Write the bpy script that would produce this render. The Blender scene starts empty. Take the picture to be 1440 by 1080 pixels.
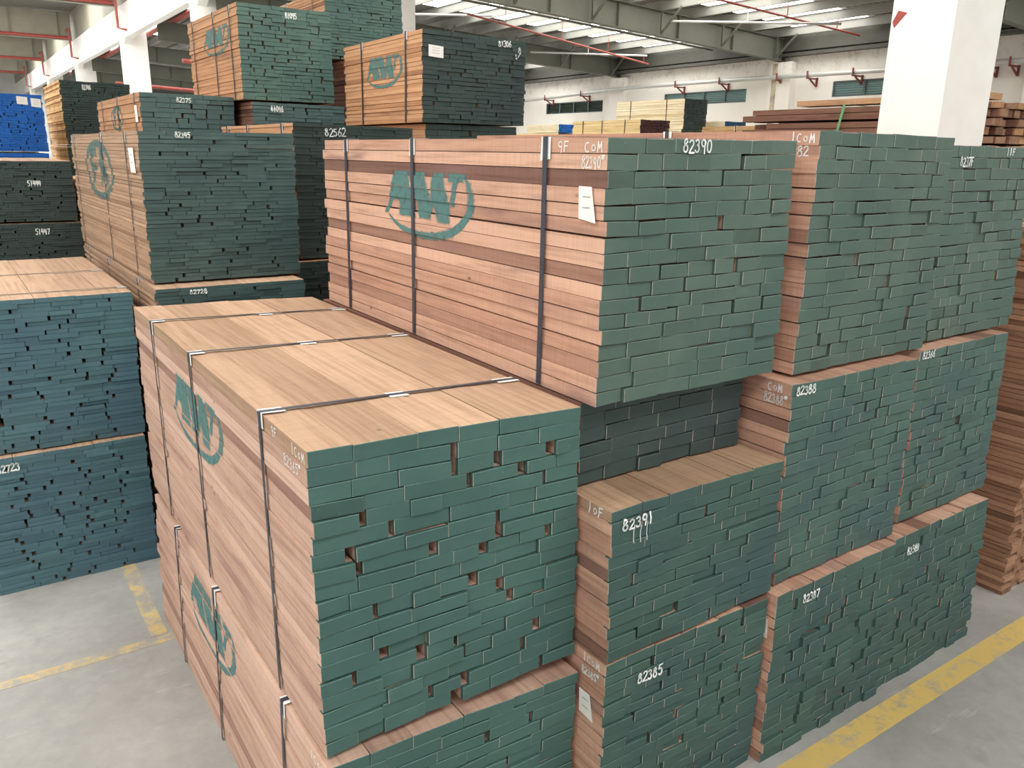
import bpy, math, random
from mathutils import Vector
R = math.radians
# ------------------------------------------------------------------ camera
scn = bpy.context.scene
COL = scn.collection
FPX, PSI, TH, RHO, CH = 1142.68, 0.6021, 0.27715, -0.01602, 3.04168
cam_data = bpy.data.cameras.new('camera')
cam_data.sensor_width = 36.0
cam_data.lens = FPX / 1440.0 * 36.0
cam_data.clip_end = 400
cam = bpy.data.objects.new('camera', cam_data)
COL.objects.link(cam)
from mathutils import Matrix
fw = Vector((math.sin(PSI) * math.cos(TH), math.cos(PSI) * math.cos(TH), -math.sin(TH)))
rt = Vector((math.cos(PSI), -math.sin(PSI), 0))
dn = fw.cross(rt)
c_, s_ = math.cos(RHO), math.sin(RHO)
r2 = rt * c_ + dn * s_
d2 = rt * -s_ + dn * c_
M3 = Matrix((r2, -d2, -fw)).transposed()
cam.matrix_world = Matrix.Translation((0, 0, CH)) @ M3.to_4x4()
scn.camera = cam
# ------------------------------------------------------------------ world and exposure
scn.view_settings.view_transform = 'Standard'
scn.view_settings.look = 'None'
scn.view_settings.gamma = 1.0
scn.view_settings.use_curve_mapping = False
scn.view_settings.exposure = 0.0
world = bpy.data.worlds.new('daylight')
scn.world = world
world.use_nodes = True
bg = world.node_tree.nodes['Background']
bg.inputs[0].default_value = (1.0, 0.99, 0.97, 1)
bg.inputs[1].default_value = 0.95
SKY_EMIT = 5.4

# ------------------------------------------------------------------ materials
def new_mat(name):
    m = bpy.data.materials.new(name)
    m.use_nodes = True
    nt = m.node_tree
    return m, nt, nt.nodes['Principled BSDF']

def N(nt, t, **kw):
    n = nt.nodes.new(t)
    for k, v in kw.items():
        if k.startswith('i_'):
            n.inputs[k[2:].replace('_', ' ')].default_value = v
        else:
            setattr(n, k, v)
    return n

def ramp(nt, fac, stops):
    r = N(nt, 'ShaderNodeValToRGB')
    el = r.color_ramp.elements
    while len(el) < len(stops):
        el.new(0.5)
    for e, (p, c) in zip(el, stops):
        e.position = p
        e.color = c if len(c) == 4 else (*c, 1)
    nt.links.new(fac, r.inputs[0])
    return r.outputs[0]

def mixc(nt, fac, a, b, mode='MIX'):
    m = N(nt, 'ShaderNodeMix', data_type='RGBA', blend_type=mode)
    for s, v in ((m.inputs[0], fac), (m.inputs[6], a), (m.inputs[7], b)):
        if hasattr(v, 'links'):
            nt.links.new(v, s)
        else:
            s.default_value = v if isinstance(v, (int, float)) else (*v, 1)
    return m.outputs[2]

def srgb(h):
    o = []
    for i in (0, 2, 4):
        c = int(h[i:i + 2], 16) / 255
        o.append(c / 12.92 if c <= 0.04045 else ((c + 0.055) / 1.055) ** 2.4)
    return tuple(o)

def noise(nt, vec, scale=1.0, detail=3.0, rough=0.55):
    n = N(nt, 'ShaderNodeTexNoise')
    n.inputs['Scale'].default_value = scale
    n.inputs['Detail'].default_value = detail
    n.inputs['Roughness'].default_value = rough
    nt.links.new(vec, n.inputs['Vector'])
    return n.outputs['Fac']

def mapping(nt, vec, sc, loc=None):
    m = N(nt, 'ShaderNodeMapping')
    m.inputs['Scale'].default_value = sc
    nt.links.new(vec, m.inputs['Vector'])
    if loc is not None:
        nt.links.new(loc, m.inputs['Location'])
    return m.outputs[0]

def board_coords(nt):
    """object coordinates shifted by the board's own random number, so grain never runs across boards"""
    tc = N(nt, 'ShaderNodeTexCoord')
    at = N(nt, 'ShaderNodeAttribute', attribute_name='tint')
    mul = N(nt, 'ShaderNodeMath', operation='MULTIPLY')
    mul.inputs[1].default_value = 37.0
    nt.links.new(at.outputs['Fac'], mul.inputs[0])
    cb = N(nt, 'ShaderNodeCombineXYZ')
    for i in range(3):
        nt.links.new(mul.outputs[0], cb.inputs[i])
    add = N(nt, 'ShaderNodeVectorMath', operation='ADD')
    nt.links.new(tc.outputs['Object'], add.inputs[0])
    nt.links.new(cb.outputs[0], add.inputs[1])
    return add.outputs[0], at.outputs['Fac'], tc.outputs['Object']

WOODS = {}
def wood(name, dark, mid, light, stain, stain_amt=0.5):
    if name in WOODS:
        return WOODS[name]
    m, nt, p = new_mat(name)
    v, tint, oc = board_coords(nt)
    base = ramp(nt, tint, [(0.0, dark), (0.12, mid), (0.55, light), (0.9, mid), (1.0, light)])
    g = noise(nt, mapping(nt, v, (38, 1.3, 38)), 1.0, 4, 0.65)          # grain along the board
    gr = ramp(nt, g, [(0.28, (0.70, 0.65, 0.61)), (0.52, (1, 1, 1)), (0.8, (1.10, 1.08, 1.05))])
    c = mixc(nt, 1.0, base, gr, 'MULTIPLY')
    s = noise(nt, mapping(nt, v, (3.0, 150, 3.0)), 1.0, 2, 0.5)          # saw marks across it
    sr = ramp(nt, s, [(0.35, (0.84, 0.82, 0.80)), (0.6, (1.05, 1.05, 1.05))])
    c = mixc(nt, 0.45, c, sr, 'MULTIPLY')
    b = noise(nt, mapping(nt, v, (7, 1.1, 7)), 1.0, 3, 0.6)              # stains of heartwood
    br = ramp(nt, b, [(0.55, (0, 0, 0)), (0.72, (1, 1, 1))])
    f = N(nt, 'ShaderNodeMath', operation='MULTIPLY')
    f.inputs[1].default_value = stain_amt
    nt.links.new(br, f.inputs[0])
    c = mixc(nt, f.outputs[0], c, stain)
    k = N(nt, 'ShaderNodeTexVoronoi')                                     # knots
    nt.links.new(mapping(nt, v, (3.2, 1.7, 3.2)), k.inputs['Vector'])
    k.inputs['Scale'].default_value = 1.5
    kr = ramp(nt, k.outputs['Distance'], [(0.02, (1, 1, 1)), (0.055, (0, 0, 0))])
    c = mixc(nt, kr, c, tuple(x * 0.35 for x in mid))
    nt.links.new(c, p.inputs['Base Color'])
    p.inputs['Roughness'].default_value = 0.82
    p.inputs['Specular IOR Level'].default_value = 0.2
    WOODS[name] = m
    return m

PAINTS = {}
def paint(name, col, alt, amt=0.5):
    if name in PAINTS:
        return PAINTS[name]
    m, nt, p = new_mat(name)
    v, tint, oc = board_coords(nt)
    base = ramp(nt, tint, [(0.0, tuple(x * 0.78 for x in col)), (0.1, col), (0.6, tuple(x * 1.12 for x in col)), (1.0, tuple(x * 0.92 for x in col))])
    n1 = noise(nt, mapping(nt, v, (9, 9, 16)), 1.0, 4, 0.6)
    r1 = ramp(nt, n1, [(0.3, (0.82, 0.84, 0.85)), (0.7, (1.16, 1.14, 1.12))])
    c = mixc(nt, amt, base, r1, 'MULTIPLY')
    n2 = noise(nt, oc, 1.6, 2, 0.5)
    c = mixc(nt, ramp(nt, n2, [(0.42, (0, 0, 0)), (0.62, (1, 1, 1))]), c, alt)
    n3 = noise(nt, mapping(nt, v, (60, 60, 60)), 1.0, 2, 0.5)
    c = mixc(nt, ramp(nt, n3, [(0.72, (0, 0, 0)), (0.80, (0.5, 0.5, 0.5))]), c, tuple(min(1, x * 1.8 + 0.03) for x in col))
    nt.links.new(c, p.inputs['Base Color'])
    p.inputs['Roughness'].default_value = 0.6
    p.inputs['Specular IOR Level'].default_value = 0.3
    PAINTS[name] = m
    return m

def plain(name, col, rough=0.6, metal=0.0, var=0.0, scale=8.0, emit=None, strength=0.0, spec=0.4):
    m, nt, p = new_mat(name)
    if var:
        tc = N(nt, 'ShaderNodeTexCoord')
        n = noise(nt, tc.outputs['Object'], scale, 4, 0.6)
        c = ramp(nt, n, [(0.3, tuple(x * (1 - var) for x in col)), (0.7, tuple(min(1, x * (1 + var * 0.5)) for x in col))])
        nt.links.new(c, p.inputs['Base Color'])
    else:
        p.inputs['Base Color'].default_value = (*col, 1)
    p.inputs['Roughness'].default_value = rough
    p.inputs['Metallic'].default_value = metal
    p.inputs['Specular IOR Level'].default_value = spec
    if emit:
        p.inputs['Emission Color'].default_value = (*emit, 1)
        p.inputs['Emission Strength'].default_value = strength
    return m

W_PINK = wood('pink_hardwood', (0.20, 0.11, 0.085), (0.52, 0.30, 0.215), (0.68, 0.43, 0.315), (0.24, 0.14, 0.125), 0.75)
W_BEECH = wood('pale_hardwood', (0.34, 0.20, 0.155), (0.53, 0.345, 0.265), (0.66, 0.455, 0.36), (0.32, 0.18, 0.145), 0.8)
W_TAN = wood('tan_hardwood', (0.30, 0.19, 0.12), (0.41, 0.27, 0.18), (0.50, 0.335, 0.225), (0.30, 0.19, 0.12), 0.55)
W_ORANGE = wood('orange_hardwood', (0.22, 0.10, 0.06), (0.50, 0.27, 0.14), (0.62, 0.37, 0.21), (0.20, 0.10, 0.07), 0.5)
W_GOLD = wood('golden_hardwood', (0.40, 0.22, 0.10), (0.62, 0.39, 0.19), (0.72, 0.50, 0.28), (0.25, 0.12, 0.06), 0.5)
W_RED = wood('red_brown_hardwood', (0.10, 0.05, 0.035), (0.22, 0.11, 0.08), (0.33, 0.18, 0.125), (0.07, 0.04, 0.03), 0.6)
W_ROUGH = wood('rough_brown_hardwood', (0.13, 0.075, 0.05), (0.30, 0.165, 0.105), (0.42, 0.25, 0.16), (0.10, 0.06, 0.04), 0.6)
W_CREAM = wood('cream_softwood', (0.75, 0.62, 0.38), (0.84, 0.74, 0.52), (0.90, 0.82, 0.62), (0.72, 0.58, 0.35), 0.3)
W_YELLOW = wood('yellow_softwood', (0.62, 0.42, 0.18), (0.74, 0.55, 0.28), (0.82, 0.66, 0.38), (0.5, 0.33, 0.14), 0.3)

P_A = paint('teal_green_paint', (0.064, 0.134, 0.118), (0.054, 0.118, 0.106))
P_B = paint('grey_green_paint', (0.094, 0.142, 0.116), (0.076, 0.128, 0.108))
P_C = paint('blue_green_paint', (0.070, 0.128, 0.106), (0.060, 0.110, 0.108))
P_D = paint('shaded_green_paint', (0.056, 0.108, 0.090), (0.050, 0.094, 0.092))  # green darkened to paint in the light fall-off on the lower bundles
P_F = paint('slate_teal_paint', (0.086, 0.172, 0.198), (0.076, 0.152, 0.195))
P_K = paint('slate_green_paint', (0.076, 0.125, 0.120), (0.066, 0.110, 0.108))
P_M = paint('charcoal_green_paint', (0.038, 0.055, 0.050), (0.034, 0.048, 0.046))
P_N = paint('sage_green_paint', (0.085, 0.150, 0.128), (0.070, 0.130, 0.115))
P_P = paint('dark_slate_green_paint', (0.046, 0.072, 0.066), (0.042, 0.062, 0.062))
P_BLUE = paint('bright_blue_paint', (0.012, 0.125, 0.48), (0.010, 0.11, 0.42))
P_MAROON = paint('maroon_paint', (0.07, 0.02, 0.02), (0.05, 0.02, 0.02))

M_EDGE = plain('bare_edge_highlight', (.50, .43, .38), .8, 0, .35, 40)  # bare-wood tone plus an edge highlight painted on the left chamfers only
EDGES = {}
def edge_of(pm):
    if pm.name not in EDGES:
        base = {'teal_green_paint': (.15, .25, .225), 'grey_green_paint': (.20, .26, .23), 'blue_green_paint': (.16, .23, .21), 'shaded_green_paint': (.13, .20, .18)}.get(pm.name, (.10, .12, .115))
        EDGES[pm.name] = plain('worn_edge_of_' + pm.name, base, .7, 0, .35, 60)
    return EDGES[pm.name]
M_STRAP = plain('blue_grey_strapping', (0.055, 0.062, 0.085), 0.45, 0.3, 0.25, 20)
M_STRAPD = plain('dark_strapping', (0.03, 0.03, 0.033), 0.5, 0.2)
M_GUARD = plain('white_card', (0.86, 0.85, 0.82), 0.7, 0, 0.12, 30)
M_CHALK = plain('white_marker', (0.88, 0.90, 0.88), 0.7)
M_TAG = plain('white_paper', (0.90, 0.88, 0.84), 0.8, 0, 0.05, 15)
M_INK = plain('grey_ink', (0.35, 0.36, 0.4), 0.8)

def logo_mat():
    m, nt, p = new_mat('sprayed_green_stencil')
    tc = N(nt, 'ShaderNodeTexCoord')
    n = noise(nt, mapping(nt, tc.outputs['Object'], (1, 22, 22)), 1.0, 4, 0.7)
    p.inputs['Base Color'].default_value = (0.085, 0.21, 0.20, 1)
    p.inputs['Roughness'].default_value = 0.8
    nt.links.new(ramp(nt, n, [(0.32, (0.55, 0.55, 0.55)), (0.5, (0.93, 0.93, 0.93))]), p.inputs['Alpha'])
    return m
M_LOGO = logo_mat()

def faded():
    m = M_LOGO.copy(); m.name = 'faded_green_stencil'
    for n in m.node_tree.nodes:
        if n.type == 'VALTORGB':
            n.color_ramp.elements[0].color = (.15, .15, .15, 1); n.color_ramp.elements[1].color = (.6, .6, .6, 1)
    return m
M_LOGO3 = faded()

def logo_soft_mat():
    m, nt, p = new_mat('sprayed_green_overspray')
    tc = N(nt, 'ShaderNodeTexCoord')
    n = noise(nt, mapping(nt, tc.outputs['Object'], (1, 30, 30)), 1.0, 4, 0.7)
    p.inputs['Base Color'].default_value = (0.12, 0.24, 0.23, 1)
    p.inputs['Roughness'].default_value = 0.8
    nt.links.new(ramp(nt, n, [(0.35, (0.0, 0.0, 0.0)), (0.65, (0.45, 0.45, 0.45))]), p.inputs['Alpha'])
    return m
M_LOGO2 = logo_soft_mat()

# ------------------------------------------------------------------ mesh helpers
class MB:
    def __init__(s):
        s.v, s.f, s.m = [], [], []
    def quad(s, a, b, c, d, m=0):
        i = len(s.v)
        s.v += [a, b, c, d]
        s.f.append((i, i + 1, i + 2, i + 3)); s.m.append(m)
    def poly(s, pts, m=0):
        i = len(s.v)
        s.v += pts
        s.f.append(tuple(range(i, i + len(pts)))); s.m.append(m)
    def hexa(s, c, m=0):
        """c: 8 corners, bottom ring 0..3 counter-clockwise seen from above, top ring 4..7"""
        i = len(s.v)
        s.v += c
        for f in ((0, 3, 2, 1), (4, 5, 6, 7), (0, 1, 5, 4), (1, 2, 6, 5), (2, 3, 7, 6), (3, 0, 4, 7)):
            s.f.append(tuple(i + k for k in f)); s.m.append(m)
    def box(s, x0, x1, y0, y1, z0, z1, m=0):
        s.hexa([(x0, y0, z0), (x1, y0, z0), (x1, y1, z0), (x0, y1, z0), (x0, y0, z1), (x1, y0, z1), (x1, y1, z1), (x0, y1, z1)], m)
    def bar(s, a, b, w, h, m=0, up=(0, 0, 1)):
        a, b = Vector(a), Vector(b)
        d = (b - a).normalized()
        u = Vector(up)
        if abs(d.dot(u)) > 0.95:
            u = Vector((1, 0, 0))
        x = d.cross(u).normalized() * (w / 2)
        z = x.cross(d).normalized() * (h / 2)
        s.hexa([tuple(q) for q in (a - x - z, a + x - z, b + x - z, b - x - z, a - x + z, a + x + z, b + x + z, b - x + z)], m)
    def tube(s, pts, r, n=10, m=0):
        rings = []
        P = [Vector(q) for q in pts]
        for k, q in enumerate(P):
            d = ((P[min(k + 1, len(P) - 1)] - P[max(k - 1, 0)])).normalized()
            u = Vector((0, 0, 1)) if abs(d.z) < 0.9 else Vector((1, 0, 0))
            x = d.cross(u).normalized(); y = d.cross(x)
            i = len(s.v)
            for j in range(n):
                a = 2 * math.pi * j / n
                s.v.append(tuple(q + x * math.cos(a) * r + y * math.sin(a) * r))
            rings.append(i)
        for a, b in zip(rings, rings[1:]):
            for j in range(n):
                k = (j + 1) % n
                s.f.append((a + j, a + k, b + k, b + j)); s.m.append(m)
        s.f.append(tuple(rings[0] + j for j in range(n))); s.m.append(m)
        s.f.append(tuple(rings[-1] + n - 1 - j for j in range(n))); s.m.append(m)
    def build(s, name, mats, parent=None, tints=None, loc=None):
        me = bpy.data.meshes.new(name)
        me.from_pydata(s.v, [], s.f)
        for m in (mats if isinstance(mats, (list, tuple)) else [mats]):
            me.materials.append(m)
        if any(s.m):
            me.polygons.foreach_set('material_index', s.m)
        if tints is not None:
            at = me.attributes.new('tint', 'FLOAT', 'FACE')
            at.data.foreach_set('value', tints if len(tints) == len(s.f) else [tints[0]] * len(s.f))
        o = bpy.data.objects.new(name, me)
        COL.objects.link(o)
        if parent:
            o.parent = parent
        if loc:
            o.location = loc
        return o

def tag(o, label=None, cat=None, group=None, kind=None):
    if label: o['label'] = label
    if cat: o['category'] = cat
    if group: o['group'] = group
    if kind: o['kind'] = kind
    return o

def empty(name, loc, rz=0.0):
    o = bpy.data.objects.new(name, None)
    o.empty_display_size = 0.2
    COL.objects.link(o)
    o.location = loc
    o.rotation_euler = (0, 0, rz)
    return o

# ------------------------------------------------------------------ handwriting: stroke glyphs in a 0.6 x 1 cell
def arc(cx, cy, rx, ry, a0, a1, n=9):
    return [(cx + rx * math.cos(R(a0 + (a1 - a0) * i / n)), cy + ry * math.sin(R(a0 + (a1 - a0) * i / n))) for i in range(n + 1)]
GL = {
    '0': [arc(.3, .5, .26, .48, 100, 460, 14)],
    '1': [[(.30, 1), (.32, .5), (.28, 0)]],
    '2': [arc(.3, .74, .24, .24, 160, -30) + [(.02, .02), (.62, .04)]],
    '3': [arc(.28, .76, .22, .22, 150, -80) + arc(.28, .28, .26, .28, 80, -150)],
    '4': [[(.12, 1), (.04, .42), (.6, .46)], [(.46, .98), (.42, 0)]],
    '5': [[(.58, .98), (.14, .94), (.10, .58)] + arc(.28, .32, .26, .30, 110, -140)],
    '6': [[(.46, 1), (.12, .55)] + arc(.30, .27, .24, .26, 150, -210, 12)],
    '7': [[(.02, .92), (.58, .96), (.22, 0)]],
    '8': [arc(.32, .76, .20, .22, 60, 270, 8) + arc(.30, .27, .25, .27, 90, -250, 12) + [(.50, .80)]],
    '9': [arc(.30, .72, .22, .25, 20, 380, 12) + [(.46, .4), (.40, -.05)]],
    'F': [[(.12, 1), (.08, 0)], [(.10, .96), (.58, 1)], [(.10, .52), (.48, .56)]],
    'c': [arc(.32, .42, .26, .40, 60, 300)],
    'o': [arc(.30, .36, .20, .26, 90, 450, 12)],
    'm': [[(.02, .0), (.06, .75), (.20, .7), (.24, .05)], [(.24, .5), (.40, .78), (.50, .60), (.52, .0)]],
    'M': [[(.02, .0), (.08, .95), (.26, .3), (.46, .95), (.54, .0)]],
    '#': [[(.1, .7), (.16, 1)], [(.3, .7), (.36, 1)], [(.02, .92), (.46, .96)], [(.0, .76), (.44, .8)]],
    '-': [[(.02, .1), (.58, .14)]],
    'v': [[(.0, .7), (.2, .0), (.7, 1)]],
    '|': [[(.3, 1), (.3, 0)]],
}

def ribbon(mb, pts, wdt, place):
    """thin ribbon along pts (2D) mapped by place(a,b) -> 3D; a few pieces per segment"""
    for (a0, b0), (a1, b1) in zip(pts, pts[1:]):
        L = math.hypot(a1 - a0, b1 - b0)
        if L < 1e-6: continue
        k = max(1, int(L / 0.012))
        nx, ny = -(b1 - b0) / L * wdt / 2, (a1 - a0) / L * wdt / 2
        ex, ey = (a1 - a0) / L * wdt * 0.35, (b1 - b0) / L * wdt * 0.35
        A = (a0 - ex, b0 - ey); B = (a1 + ex, b1 + ey)
        for i in range(k):
            p = (A[0] + (B[0] - A[0]) * i / k, A[1] + (B[1] - A[1]) * i / k)
            q = (A[0] + (B[0] - A[0]) * (i + 1) / k, A[1] + (B[1] - A[1]) * (i + 1) / k)
            mb.quad(place(p[0] - nx, p[1] - ny), place(q[0] - nx, q[1] - ny), place(q[0] + nx, q[1] + ny), place(p[0] + nx, p[1] + ny))

def text_strokes(txt, a0, a1, b0, b1, rnd):
    n = len(txt)
    cw = (a1 - a0) / n
    out = []
    for i, ch in enumerate(txt):
        if ch == ' ': continue
        jx, jy, sc = rnd.uniform(-.04, .04), rnd.uniform(-.06, .06), rnd.uniform(.9, 1.08)
        for st in GL[ch]:
            out.append([(a0 + cw * (i + .08 + jx + g[0] * 1.35 * sc), b0 + (b1 - b0) * (jy + g[1] * sc)) for g in st])
    return out

# ------------------------------------------------------------------ the lumber bundle
GROUND_EPS = 0.0
class Bundle:
    edge = False

def board_geo(mb, B, u0, u1, y0, y1, t0, t1, rnd, fancy, tints, tint, tilt=0.0, dx=0.0, bare=()):
    P = B.P
    ta = rnd.uniform(-tilt, tilt)
    ya = rnd.uniform(-.004, .004) if fancy else 0
    def ring(y, ins, ddx, yj=0):
        return [P(u0 + ins + ddx, y - yj, t0 + ins + ta), P(u1 - ins + ddx, y + yj, t0 + ins - ta), P(u1 - ins + ddx, y + yj, t1 - ins - ta), P(u0 + ins + ddx, y - yj, t1 - ins + ta)]
    i = len(mb.v)
    k2 = rnd.uniform(.012, .030)        # the end paint runs a little way down every side
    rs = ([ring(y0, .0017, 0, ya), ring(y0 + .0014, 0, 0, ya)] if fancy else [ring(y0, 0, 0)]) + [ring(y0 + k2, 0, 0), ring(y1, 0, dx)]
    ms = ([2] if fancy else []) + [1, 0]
    for r_ in rs: mb.v += r_
    mb.f.append((i, i + 1, i + 2, i + 3)); mb.m.append(1)
    for q in range(len(rs) - 1):
        for k in range(4):
            j = (k + 1) % 4; b0 = i + 4 * q
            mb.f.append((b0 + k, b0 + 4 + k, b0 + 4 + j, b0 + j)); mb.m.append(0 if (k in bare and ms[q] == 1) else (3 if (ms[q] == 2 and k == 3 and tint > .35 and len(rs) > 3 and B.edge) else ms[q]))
    e = i + 4 * (len(rs) - 1)
    mb.f.append((e + 3, e + 2, e + 1, e)); mb.m.append(1)
    nf = 2 + 4 * (len(rs) - 1)
    tints += [tint] * nf

def bundle(key, par, rows, wr, wmat, pmat, label, group=None, seed=1, fancy=False, gap=0.14, gapw=(.014, .034), jit=.006, yj=.008,
           dhb=0.0, straps=(), guard=True, name='lumber_bundle', hidden=False, parts=100, rag=0.0, strap_mat=None, strap_w=.024, topmat=None, cat='lumber bundle', bow=0.0):
    x, y, z, w, h, L, ang, sx, sy, dh = par
    z = max(z, 0.0)
    rnd = random.Random(seed)
    B = Bundle()
    root = empty(name, (x, y, z), ang)
    tag(root, label, cat, group)
    B.root, B.w, B.h, B.L = root, w, h, L
    B.edge = fancy
    def P(u, v, t):
        q = t / h
        return (u + sx * q, v + sy * q, t + (dh * q + dhb * (1 - q)) * u / w + bow * (1 - (2 * v / L - 1) ** 2) * q)
    B.P = P
    pitch = h / rows
    zs = [0.0]
    for r in range(rows):
        zs.append(zs[-1] + pitch * rnd.uniform(.94, 1.06))
    k = h / zs[-1]
    zs = [q * k for q in zs]
    lay = []
    for r in range(rows):
        u = rnd.uniform(-jit, jit) if r < rows - 1 else 0
        ws = []
        while sum(ws) < w - wr[0] * .5:
            ws.append(rnd.uniform(*wr))
        gs = []
        for _ in range(len(ws) - 1):
            g = rnd.uniform(.0008, .004)
            if rnd.random() < gap and r < rows - 1:
                g = rnd.uniform(*gapw)
            gs.append(g)
        end = w + (rnd.uniform(-jit, jit) if r < rows - 1 else 0)
        f = (end - u - sum(gs)) / sum(ws)
        rowb = []
        for i, q in enumerate(ws):
            u1 = u + q * f
            t0 = zs[r]; t1 = zs[r + 1] - (rnd.uniform(.0008, .0055) if rnd.random() < .9 else rnd.uniform(.005, .009)) * (1 if pitch > .035 else .5)
            yy = rnd.uniform(-yj, yj) * (.35 if r > rows - 5 and fancy else 1)
            if rnd.random() < .07 and not (r > rows - 5 and fancy): yy += rnd.uniform(-1.0, 1.6) * yj
            rowb.append([u, u1, yy, t0, t1, r, i, rnd.random()])
            u = u1 + (gs[i] if i < len(gs) else 0)
        lay.append(rowb)
    B.lay, B.zs = lay, zs
    B.front_y = lambda u, t: min([b[2] - .004 * fancy for rb in lay for b in rb if b[3] - .004 <= t <= b[4] + .005 and b[0] - .01 <= u <= b[1] + .01] or [-yj])
    def left_x(v, t):
        for rb in lay:
            b = rb[0]
            if b[3] <= t <= zs[b[5] + 1]:
                return b[0] + b[8] * (v / L) if len(b) > 8 else b[0]
        return -jit
    B.left_x = left_x
    allb = [b for rb in lay for b in rb]
    for b in allb:
        b.append(rnd.uniform(-.006, .006) if (b[6] == 0 and b[5] < rows - 1) else 0.0)
    def score(b):
        return (1e3 if b[5] == rows - 1 else 0) + (5 if b[6] == 0 else 0) + (b[1] - b[0]) * (b[4] - b[3]) * 500 + b[5] * .001
    allb.sort(key=score, reverse=True)
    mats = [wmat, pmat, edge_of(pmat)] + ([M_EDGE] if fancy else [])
    stuff = MB(); st = []
    for n, b in enumerate(allb):
        y1 = L + rnd.uniform(-.02, .02) + (rnd.uniform(-rag, rag) if rag else 0)
        tgt = MB() if (n < parts and not hidden) else stuff
        tt = [] if tgt is not stuff else st
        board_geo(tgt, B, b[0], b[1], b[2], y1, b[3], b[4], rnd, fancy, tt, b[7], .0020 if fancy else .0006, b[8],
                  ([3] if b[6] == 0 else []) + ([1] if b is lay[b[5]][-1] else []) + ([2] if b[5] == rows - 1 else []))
        if tgt is not stuff:
            mm = [topmat] + mats[1:] if (topmat and b[5] == rows - 1) else mats
            tgt.build('board', mm, root, tt)
    if stuff.v:
        o = stuff.build('board', mats, root, st)
        o['kind'] = 'stuff'
    # straps: a band over the top and down both sides, with folded card guards on the edges
    for vs in straps:
        mb = MB(); o = .0075; wd = strap_w / 2
        tw = rnd.uniform(-.012, .012)
        pts = [(-o - .001, .004, tw), (-o, h * .5, tw * .4), (-o - .002, h + .004, 0), (w + o, h + .004, 0), (w + o, .004, -tw)]
        for (ua, ta, da), (ub, tb, db) in zip(pts, pts[1:]):
            e = .0012
            if abs(ua - ub) > .5:   # across the top
                c = [P(ua, vs - wd + da, ta), P(ub, vs - wd + db, tb), P(ub, vs + wd + db, tb), P(ua, vs + wd + da, ta)]
                mb.hexa([(*q[:2], q[2]) for q in c] + [(*q[:2], q[2] + e) for q in c])
            else:
                s = -e if ua < w / 2 else e
                c = [P(ua, vs - wd + da, ta), P(ua, vs + wd + da, ta), P(ub, vs + wd + db, tb), P(ub, vs - wd + db, tb)]
                mb.hexa([tuple(q) for q in c] + [(q[0] + s, q[1], q[2]) for q in c])
        mb.build('strap', strap_mat or M_STRAP, root)
        if guard:
            for side in (0, 1):
                g = MB(); gw = rnd.uniform(.026, .034); sk = rnd.uniform(-.008, .008)
                ux = -.0045 if side == 0 else w + .0045
                s = -1 if side == 0 else 1
                top = h + .0022
                a0, a1 = vs - gw, vs + gw
                inn = ux - s * rnd.uniform(.055, .09)
                dn_ = h - rnd.uniform(.055, .085)
                c = [P(min(ux, inn), a0 + sk, top), P(max(ux, inn), a0, top), P(max(ux, inn), a1, top), P(min(ux, inn), a1 + sk, top)]
                g.hexa(c + [(q[0], q[1], q[2] + .001) for q in c])
                c = [P(ux, a0, dn_), P(ux, a1 + sk, dn_ - sk), P(ux, a1, top), P(ux, a0, top)]
                g.hexa(c + [(q[0] + s * .001, q[1], q[2]) for q in c])
                g.build('corner_guard', M_GUARD, root)
    return B

def write_front(B, txt, u0, t0, u1, t1, thick=.0075, seed=0, label=None):
    rnd = random.Random(seed + len(txt))
    mb = MB()
    def place(a, b):
        q = B.P(a, B.front_y(a, b), b)
        return (q[0], q[1] - .0028, q[2])
    for st in text_strokes(txt, u0, u1, t0, t1, rnd):
        ribbon(mb, st, thick, place)
    o = mb.build('handwritten_number', M_CHALK, B.root)
    o['label'] = label or 'white handwritten number ' + txt
    return o

def write_side(B, txt, v0, t0, v1, t1, thick=.007, seed=0):
    """v0 is the end farther from the camera (left in the picture)"""
    rnd = random.Random(seed + 7)
    mb = MB()
    def place(a, b):
        v = -a
        q = B.P(B.left_x(v, b), v, b)
        return (q[0] - .0022, q[1], q[2])
    for st in text_strokes(txt, -v0, -v1, t0, t1, rnd):
        ribbon(mb, st, thick, place)
    o = mb.build('handwritten_mark', M_CHALK, B.root)
    o['label'] = 'white handwriting ' + txt.replace('|', '1')
    return o

def clip_poly(poly, axis, val, keep_less):
    out = []
    for i in range(len(poly)):
        a, b = poly[i], poly[(i + 1) % len(poly)]
        ina = (a[axis] <= val) if keep_less else (a[axis] >= val)
        inb = (b[axis] <= val) if keep_less else (b[axis] >= val)
        if ina: out.append(a)
        if ina != inb:
            k = (val - a[axis]) / (b[axis] - a[axis])
            out.append((a[0] + (b[0] - a[0]) * k, a[1] + (b[1] - a[1]) * k))
    return out

def stroke_quad(a, b, w0, w1=None):
    w1 = w1 or w0
    L = math.hypot(b[0] - a[0], b[1] - a[1]) or 1
    nx, ny = -(b[1] - a[1]) / L, (b[0] - a[0]) / L
    return [(a[0] - nx * w0 / 2, a[1] - ny * w0 / 2), (b[0] - nx * w1 / 2, b[1] - ny * w1 / 2), (b[0] + nx * w1 / 2, b[1] + ny * w1 / 2), (a[0] + nx * w0 / 2, a[1] + ny * w0 / 2)]

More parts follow.
